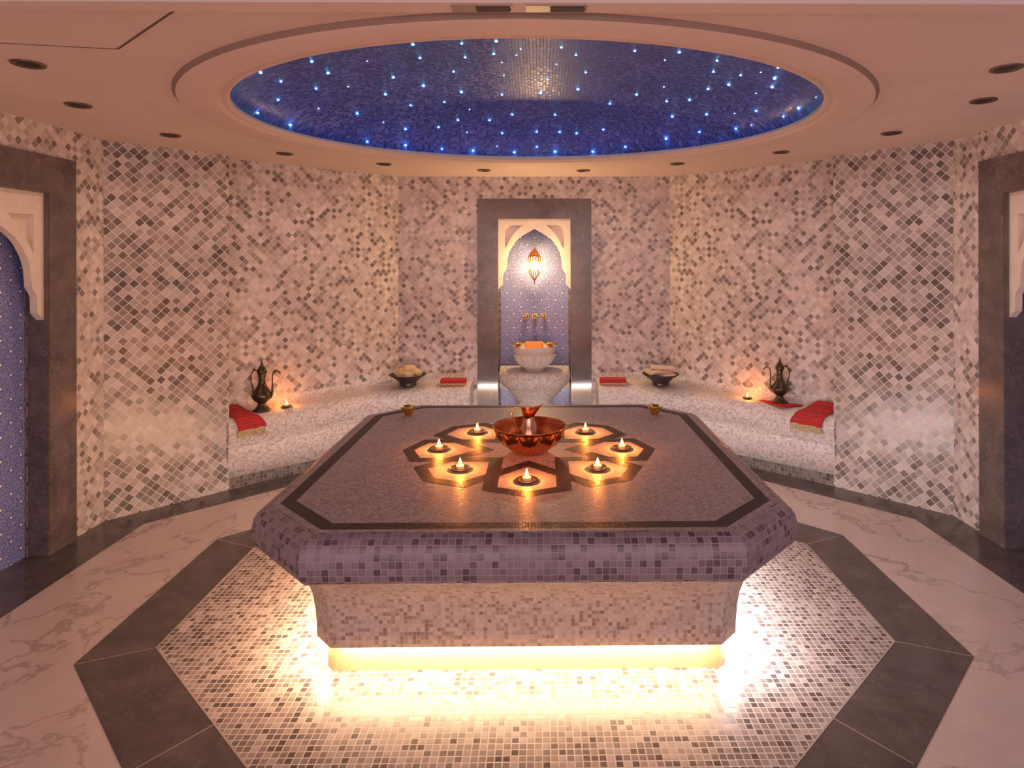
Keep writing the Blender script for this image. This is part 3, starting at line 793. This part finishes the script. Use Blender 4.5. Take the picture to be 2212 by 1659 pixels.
jg = empty('copper_jug', (BX - .005, BY + .01, ZT + .013), 'small rose copper jug with dark flared spout standing inside the copper bowl', 'jug')
m = MB(); m.lathe([(.0005, 0), (.034, 0), (.036, .004), (.045, .02), (.056, .05), (.058, .072), (.053, .092), (.043, .115), (.034, .137), (.029, .155), (.028, .17)], 40)
m.build('body', M['rose'], jg)
m = MB()
rows = []
for (r, z, k) in ((.028, .168, 0), (.031, .180, .004), (.034, .193, .012), (.037, .207, .026), (.038, .216, .040)):
    rows.append([(r * math.cos(a) + (k if math.cos(a) > .3 else 0) * (math.cos(a)) ** 2 - (k * .2 if math.cos(a) < 0 else 0), r * math.sin(a) * (1 - .25 * max(0, math.cos(a))), z + max(0, math.cos(a)) ** 3 * k * .5 - .010 * abs(math.sin(a))) for a in [2 * PI * j / 40 for j in range(40)]])
m.grid(rows, closed=True); m.build('spout', M['copper_in'], jg)
m = MB(); m.tube(smooth_poly([(-.030, 0, .19), (-.045, 0, .212), (-.070, 0, .215), (-.087, 0, .195), (-.084, 0, .165), (-.072, 0, .13), (-.057, 0, .095)], 5), .0035, 8)
m.build('handle', M['gold'], jg)

# brass cups on the platform's rear corners
cup = empty('brass_cup', (0, 0, 0), '', 'cup', 'brass cups on the platform')
m = MB(); m.lathe([(.0005, 0), (.022, 0), (.024, .004), (.034, .016), (.041, .032), (.044, .050), (.046, .054), (.043, .054), (.039, .035), (.028, .014), (.0005, .008)], 36)
m.build('shell', M['gold'], cup)
cup.location = (-.797, 4.045, ZT + .001); cup['label'] = 'small brass cup on the rear left corner of the platform'
c2 = copy_tree(cup); c2.location = (.798, 4.03, ZT + .001); c2['label'] = 'small brass cup on the rear right corner of the platform'

# ---------------------------------------------------------------- fountain
ped = empty('mosaic_pedestal', (0, 6.02, 0), 'rounded pale mosaic pedestal in front of the blue niche', 'pedestal')
m = MB(); a0, a1 = PI + .0, 2 * PI
pp = [(.0005, .735), (.29, .735), (.32, .730), (.338, .712), (.346, .69), (.347, .665), (.342, .64), (.330, .615), (.308, .592), (.286, .574), (.272, .565), (.268, .562), (.262, .557), (.262, .545), (.254, .538)]
m.lathe(pp, 48, a0=a0, a1=a1); m.build('bowl_shaped_top', M['ped_tile'], ped)
m = MB(); m.lathe([(.254, .54), (.24, .52), (.215, .495), (.19, .465), (.172, .42), (.165, .36), (.165, .2), (.175, .08), (.19, .0)], 48, a0=a0, a1=a1)
m.build('neck', M['ped_tile'], ped)
m = MB(); m.box(-.336, .336, .0, .20, .55, .735); m.build('back_block', M['ped_tile'], ped)
bs = empty('marble_basin', (0, 5.93, .736), 'fluted white marble washbasin on the mosaic pedestal', 'basin')
def flute(a, z, r):
    s = max(0., min(1., (z - .025) / .03)) * max(0., min(1., (.165 - z) / .02))
    return -.018 * s * (1 - abs(math.sin(a * 8))) ** 1.3
m = MB(); m.lathe([(.0005, 0), (.088, 0), (.092, .006), (.088, .014), (.094, .022), (.125, .04), (.158, .07), (.180, .10), (.192, .13), (.196, .152), (.193, .165), (.186, .172), (.190, .180), (.202, .188), (.206, .198), (.208, .225), (.206, .235), (.194, .238), (.182, .234)], 160, mod=flute)
m.build('fluted_body', M['basin'], bs)
m = MB(); m.lathe([(.182, .234), (.17, .20), (.14, .14), (.08, .09), (.0005, .085)], 48); m.build('hollow', M['basin'], bs)
dsh = empty('brass_dish', (0, 0, 0), '', 'dish', 'brass dishes on the basin rim')
m = MB(); m.lathe([(.0005, 0), (.026, 0), (.030, .006), (.046, .020), (.060, .034), (.064, .036), (.062, .040), (.044, .026), (.024, .010), (.0005, .008)], 36)
m.build('shell', M['gold'], dsh)
dsh.location = (-.148, 5.84, .975); dsh['label'] = 'shallow brass dish on the basin rim, left of the orange tray'
d2 = copy_tree(dsh); d2.location = (.148, 5.84, .975); d2['label'] = 'shallow brass dish on the basin rim, right of the orange tray'
m = MB(); m.prism([(-.082, -.05), (-.074, -.056), (.074, -.056), (.082, -.05), (.082, .13), (-.082, .13)], lambda a, b: (a, b, 0), lambda a, b: (a, b, .040))
o = m.build('copper_tray', M['orange'], recalc=True, loc=(0, 5.80, .9745)); tag(o, 'orange copper tray lying across the basin rim between two brass dishes', 'tray')
# taps
tp = empty('wall_tap', (0, 6.25, 1.225), 'brass three-piece wall tap above the basin', 'tap')
for x in (-.088, 0, .088):
    m = MB()
    m.tube([(x, 0, 0), (x, -.035, 0)], .012, 12); m.tube([(x, 0, 0), (x, -.006, 0)], .026, 18)
    if x:
        m.ball((x, -.045, 0), .021, seg=14)
        for k in range(4):
            a = PI / 4 + k * PI / 2; m.tube([(x, -.045, 0), (x + .026 * math.cos(a), -.045, .026 * math.sin(a))], .006, 8)
        m.build('tap_handle', M['gold'], tp)
    else:
        m.ball((x, -.035, 0), .02, seg=14)
        m.tube(smooth_poly([(0, -.03, 0), (0, -.09, .004), (0, -.13, -.012), (0, -.142, -.045)], 5), .011, 10)
        m.build('spout', M['gold'], tp)

# ---------------------------------------------------------------- ewers
def make_ewer():
    e = empty('brass_ewer', (0, 0, 0), '', 'ewer', 'antique brass ewers on the benches')
    m = MB()
    m.lathe([(.0005, 0), (.070, 0), (.071, .006), (.060, .014), (.044, .030), (.034, .045), (.031, .056), (.034, .064), (.050, .076), (.068, .094), (.079, .118), (.080, .128), (.074, .145), (.060, .166), (.046, .184), (.036, .202), (.029, .222), (.027, .236), (.031, .242), (.026, .248), (.024, .262), (.028, .278), (.031, .288), (.030, .296)], 44)
    m.build('body', M['antique'], e)
    m = MB(); m.lathe([(.030, .296), (.038, .303), (.039, .318), (.036, .332), (.028, .345), (.022, .356), (.014, .366), (.008, .374), (.011, .381), (.007, .388), (.004, .397), (.0008, .412)], 32)
    m.build('lid', M['antique'], e)
    m = MB(); pts = smooth_poly([(.066, 0, .105), (.082, 0, .128), (.086, 0, .17), (.085, 0, .23), (.088, 0, .29), (.104, 0, .318), (.126, 0, .322), (.146, 0, .308)], 5)
    m.tube(pts, [.013 - .008 * min(1, k / (len(pts) * .45)) for k in range(len(pts))], 10); m.ball((.146, 0, .307), .0075)
    m.build('spout', M['antique'], e)
    m = MB(); pts = smooth_poly([(-.034, 0, .318), (-.055, 0, .328), (-.072, 0, .320), (-.090, 0, .285), (-.090, 0, .245), (-.078, 0, .205), (-.073, 0, .17), (-.076, 0, .145), (-.070, 0, .13)], 5)
    m.tube(pts, .0050, 8); m.ball((-.062, 0, .332), .011)
    m.build('handle', M['antique'], e)
    return e
def on_bench(x, y, sx):
    """height of the bench seat nearest to (x, y)"""
    best = min(range(BN), key=lambda j: (bench_path(.12, sx)[j] - Vector((x, y))).length)
    return bench_dim(best)[1]
ew = make_ewer(); z = on_bench(-2.20, 5.10, -1)
ew.location = (-2.215, 5.115, z); ew['label'] = 'dark brass ewer on the left bench beside the red towel, spout toward the candle'
ew2 = copy_tree(ew); z = on_bench(2.09, 5.30, 1); ew2.location = (2.095, 5.29, z + .008); ew2.rotation_euler = (0, 0, PI); ew2.scale = (.92, .92, .92)
ew2['label'] = 'dark brass ewer on the right bench standing on a red cloth'
# bench candles
for (x, y, sx, lab) in ((-2.055, 5.215, -1, 'tealight on the left bench beside the dark ewer'), (1.865, 5.43, 1, 'tealight on the right bench beside the red cloth')):
    o = copy_tree(cn); o.location = (x, y, on_bench(x, y, sx) + .001); o['label'] = lab; o['group'] = 'tealights on the benches'
    for c_ in o.children:
        c_.scale = (.8, .8, 1)
        if c_.type == 'LIGHT': c_.data = c_.data.copy(); c_.data.energy = 1.5

# ---------------------------------------------------------------- dark bowls
def make_dark_bowl(name, lab, x, y, z):
    e = empty(name, (x, y, z), lab, 'bowl', 'dark bowls on the benches')
    m = MB(); m.lathe([(.0005, 0), (.078, 0), (.080, .006), (.076, .022), (.082, .032), (.115, .060), (.145, .082), (.172, .098), (.174, .103), (.168, .104), (.135, .088), (.095, .062), (.05, .045), (.0005, .042)], 48)
    m.build('shell', M['darkbowl'], e)
    return e
zb = .611
b1 = make_dark_bowl('dark_bowl', 'dark wooden bowl on the left bench filled with loofah', -1.19, 5.885, zb)
b2 = make_dark_bowl('dark_bowl', 'dark wooden bowl on the right bench holding folded cream cloths', 1.19, 5.862, zb)
rnd = random.Random(3)
def lump(m, c, r, sx, sy, sz, rg=.18, sd=0):
    rows = []; R_ = random.Random(sd)
    ph = [R_.random() * 6.28 for _ in range(6)]
    for k in range(17):
        a = -PI / 2 + PI * k / 16; row = []
        for j in range(26):
            b = 2 * PI * j / 26
            rr = r * (1 + rg * (math.sin(3 * b + ph[0]) * math.cos(2 * a + ph[1]) * .6 + math.sin(5 * b + ph[2] + 2 * a) * .4 + math.sin(7 * a + ph[3]) * .25) * math.cos(a))
            row.append((c[0] + sx * rr * math.cos(a) * math.cos(b), c[1] + sy * rr * math.cos(a) * math.sin(b), c[2] + sz * rr * math.sin(a)))
        rows.append(row)
    m.grid(rows, closed=True)
labs = ['cream loofah at the left of the heap in the bowl', 'cream loofah on top of the heap in the bowl', 'cream loofah at the right of the heap in the bowl', 'cream loofah at the front of the heap in the bowl']
for i, (dx, dy, dz, r, s) in enumerate(((-.062, .01, .108, .058, (1.1, 1, .85)), (.0, .03, .136, .062, (1.1, .9, .85)), (.068, .0, .108, .058, (1.05, 1, .85)), (-.005, -.055, .098, .055, (1.4, .9, .7)))):
    m = MB(); lump(m, (0, 0, 0), r, *s, sd=i)
    o = m.build('loofah', M['sponge'], loc=(-1.19 + dx, 5.885 + dy, zb + dz)); tag(o, labs[i], 'loofah', 'loofahs in the left dark bowl')
def folded(m, w, d, h, rx=.01):
    """soft folded cloth: rounded slab with a fold line"""
    pr = [(-w / 2, 0), (w / 2, 0)]
    rows = []
    for k in range(13):
        a = 2 * PI * k / 12
        yy = d / 2 * max(-1, min(1, 1.25 * math.cos(a))); zz = h / 2 * max(-1, min(1, 1.5 * math.sin(a)))
        rows.append([(x, yy * (1 + .03 * math.sin(9 * x / w)), zz + .003 * math.sin(14 * x / w + k)) for x in [-w / 2 + w * q / 12 for q in range(13)]])
    m.grid(rows)
    for q in (0, -1): m.face([r[q] for r in rows[:-1]])
for i, (dx, dy, dz, w, d, h, rz, lab, mt) in enumerate((
        (-.02, -.02, .078, .20, .11, .034, .15, 'green and cream soap bar at the bottom left in the right dark bowl', 'green'),
        (.055, -.025, .086, .16, .12, .036, -.28, 'folded cream cloth lowest in the right dark bowl', 'soap'),
        (-.015, .0, .122, .23, .14, .038, .30, 'folded cream cloth in the middle of the stack in the right bowl', 'soap'),
        (.02, .015, .156, .22, .12, .034, -.12, 'folded cream cloth topmost in the right dark bowl', 'soap'))):
    m = MB(); folded(m, w, d, h)
    o = m.build('soap_bar' if mt == 'green' else 'folded_cloth', M[mt], loc=(1.19 + dx, 5.862 + dy, zb + dz)); o.rotation_euler = (.08 if i == 2 else 0, .06 if i == 3 else 0, rz)
    if mt == 'green': tag(o, lab, 'soap')
    else: tag(o, lab, 'cloth', 'cream cloths in the right dark bowl')

# ---------------------------------------------------------------- red towels
def drape(ja, jb, j0, j1, sx, lab, up=.010, d0=.03, zend=.105):
    """towel lying over the bench seat and hanging over the nose"""
    base = []
    def prof(j):
        dn, zt = bench_dim(j)
        P = [(d0, zt + .012), (.07, zt + .002), (dn - .10, zt), (dn - .07, zt - .004), (dn - .04, zt - .016), (dn - .015, zt - .042), (dn + .002, zt - .085), (dn + .004, zt - zend)]
        out = []
        for k in range(len(P) - 1):
            for q in range(4):
                f = q / 4; out.append((P[k][0] * (1 - f) + P[k + 1][0] * f, P[k][1] * (1 - f) + P[k + 1][1] * f))
        out.append(P[-1]); return out
    rows = []; nj = 16; K = len(prof(j0))
    for k in range(K):
        row = []
        for q in range(nj + 1):
            f = k / (K - 1)
            f2 = min(1, f * 1.15); ca = ja + (j0 - ja) * f2; cb = jb + (j1 - jb) * f2
            j = ca + (cb - ca) * q / nj
            d, z = prof(min(max(j, 0), BN - 1))[k]
            hang = max(0, (k - 18) / 10)
            p = bench_pt(j, d + up * .9 * min(1, max(0, (k - 8) / 8)) + .004 * hang * math.sin(q * 1.3), z + up * (1 if k < 18 else .6), sx)
            p.z += .045 * max(0, 1 - k / 12) ** 1.5 + .0025 * math.sin(q * .8 + k * .35)
            row.append(p)
        rows.append(row)
    c = rows[K // 2][nj // 2].copy()
    e = empty('red_towel', tuple(c), lab, 'towel', 'red striped towels on the benches')
    rel_ = [[p - c for p in r] for r in rows]
    uvs = [[(q * .02, k * .012) for q in range(nj + 1)] for k in range(K)]
    if sx > 0: rel_ = [list(reversed(r)) for r in rel_]
    m = MB(); m.grid(rel_, uvs=uvs)
    o = m.build('cloth', M['towel'], e)
    sd = o.modifiers.new('thickness', 'SOLIDIFY'); sd.thickness = .006; sd.offset = 0
    m = MB(); last = rel_[-1]
    for q in range(nj * 3):
        f = q / 3; i = min(int(f), nj - 1); p = last[i].lerp(last[i + 1], f - i)
        L_ = .05 + .008 * math.sin(q * 2.1)
        m.tube([p, p + Vector((.004 * math.sin(q * 1.7), -.004, -L_ * .5)), p + Vector((.006 * math.sin(q * 1.1), -.002, -L_))], .0035, 5)
    m.build('fringe', M['fringe'], e)
    return e
drape(0, 1.1, .8, 3.5, -1, 'red striped towel draped over the left bench end beside the ewer')
drape(0, 1.7, 1.1, 4.3, 1, 'red striped towel draped over the right bench end beside the red cloth')
def folded_towel(x, y, z, w, d, lab, rz=0, n=3):
    e = empty('folded_towel', (x, y, z), lab, 'towel', 'small folded red towels by the fountain', rz)
    m = MB(); h = .016
    for k in range(n):
        rows = []
        zc = h * (k + .5)
        for s in range(13):
            a = 2 * PI * s / 12
            yy = (d / 2 - .003 * k) * max(-1, min(1, 1.2 * math.cos(a))); zz = h / 2 * max(-1, min(1, 1.5 * math.sin(a)))
            rows.append([(xx, yy, zc + zz) for xx in [-w / 2 + w * q / 10 for q in range(11)]])
        m.grid(rows, uvs=[[(q * .02, s * .01) for q in range(11)] for s in range(13)])
        for q in (0, -1): m.face([r[q] for r in rows[:-1]])
    m.build('cloth', M['towel'], e)
    m = MB()
    for q in range(26):
        xx = -w / 2 + w * (q + .5) / 26
        for (z0, z1) in ((h * 1.0, .004),):
            m.tube([(xx, -d / 2 + .002, z0), (xx + .002 * math.sin(q * 2), -d / 2 - .012, (z0 + z1) / 2), (xx + .003 * math.sin(q), -d / 2 - .016, z1)], .0032, 5)
    m.build('fringe', M['fringe'], e)
    return e
folded_towel(-.768, 5.93, .6115, .235, .15, 'small folded red towel with fringe between the loofah bowl and the fountain', .02)
folded_towel(.745, 5.93, .6115, .245, .15, 'small folded red towel with fringe between the cloth bowl and the fountain', -.02)
# napkin under the right ewer
m = MB(); rows = []
for a in range(9):
    row = []
    for b in range(9):
        u, v = a / 8 - .5, b / 8 - .5
        row.append((u * .30, v * .22, .003 + .002 * math.sin(a * 1.1) * math.cos(b * .9)))
    rows.append(row)
m.grid(rows)
nk = m.build('red_cloth', M['towel'], loc=(2.09, 5.27, on_bench(2.09, 5.27, 1) + .001)); nk.rotation_euler = (0, 0, -PI / 4 - .42)
sd = nk.modifiers.new('thickness', 'SOLIDIFY'); sd.thickness = .004; sd.offset = 0
tag(nk, 'thin red cloth spread under the ewer on the right bench', 'cloth')

# ---------------------------------------------------------------- lantern glow and added fill lights
def area(name, loc, rot, sx, sy, e, col):
    o = light(name, 'AREA', loc, e, col, shape='RECTANGLE', size=sx, size_y=sy); o.rotation_euler = rot; return o
area('added_fill', (-1.3, -.6, 2.58), (math.radians(38), 0, 0), 2.2, 1.6, 25, (1., .68, .54))  # warm fill added out of view behind the camera
area('added_fill', (1.3, -.6, 2.58), (math.radians(38), 0, 0), 2.2, 1.6, 25, (1., .82, .84))  # cooler fill added beside it for the right half
area('added_wash', (0, -1.9, 1.3), (math.radians(90), 0, 0), 4.6, 1.8, 44, (.97, .74, .84))  # added unseen wash, faintly violet, aimed at the back walls
light('lantern_glow', 'POINT', (0, 5.99, 1.72), 20, (1., .62, .28), shadow_soft_size=.03)
light('lantern_glow', 'POINT', (-2.93, 3.40, 1.72), .6, (1., .62, .28), shadow_soft_size=.03)
light('lantern_glow', 'POINT', (2.93, 3.40, 1.72), .6, (1., .62, .28), shadow_soft_size=.03)
w = bpy.data.worlds.new('w'); scn.world = w; w.use_nodes = True
w.node_tree.nodes['Background'].inputs[0].default_value = (.8, .7, .75, 1); w.node_tree.nodes['Background'].inputs[1].default_value = .05

# ---------------------------------------------------------------- camera
f, yaw, roll, cx, hh, u0, v0 = 1347.356, .0112, -.0017, .0615, 1.7588, 1183.126, 567.564
cam = bpy.data.cameras.new('camera'); co = bpy.data.objects.new('camera', cam); COL.objects.link(co)
cam.sensor_width = 36; cam.sensor_fit = 'HORIZONTAL'; cam.lens = f / 2212 * 36
cam.shift_x = (1106 - u0) / 2212; cam.shift_y = (v0 - 829.5) / 2212
cam.clip_start = .02
co.matrix_world = Matrix.Translation((cx, 0, hh)) @ Matrix.Rotation(-yaw, 4, 'Z') @ Matrix.Rotation(PI / 2, 4, 'X') @ Matrix.Rotation(roll, 4, 'Z')
scn.camera = co
scn.cycles.max_bounces = 9; scn.cycles.diffuse_bounces = 5; scn.cycles.glossy_bounces = 4
scn.cycles.sample_clamp_indirect = 6; scn.cycles.adaptive_threshold = .015
scn.view_settings.view_transform = 'Standard'; scn.view_settings.look = 'None'
scn.view_settings.gamma = 1; scn.view_settings.use_curve_mapping = False
scn.view_settings.exposure = 0.36
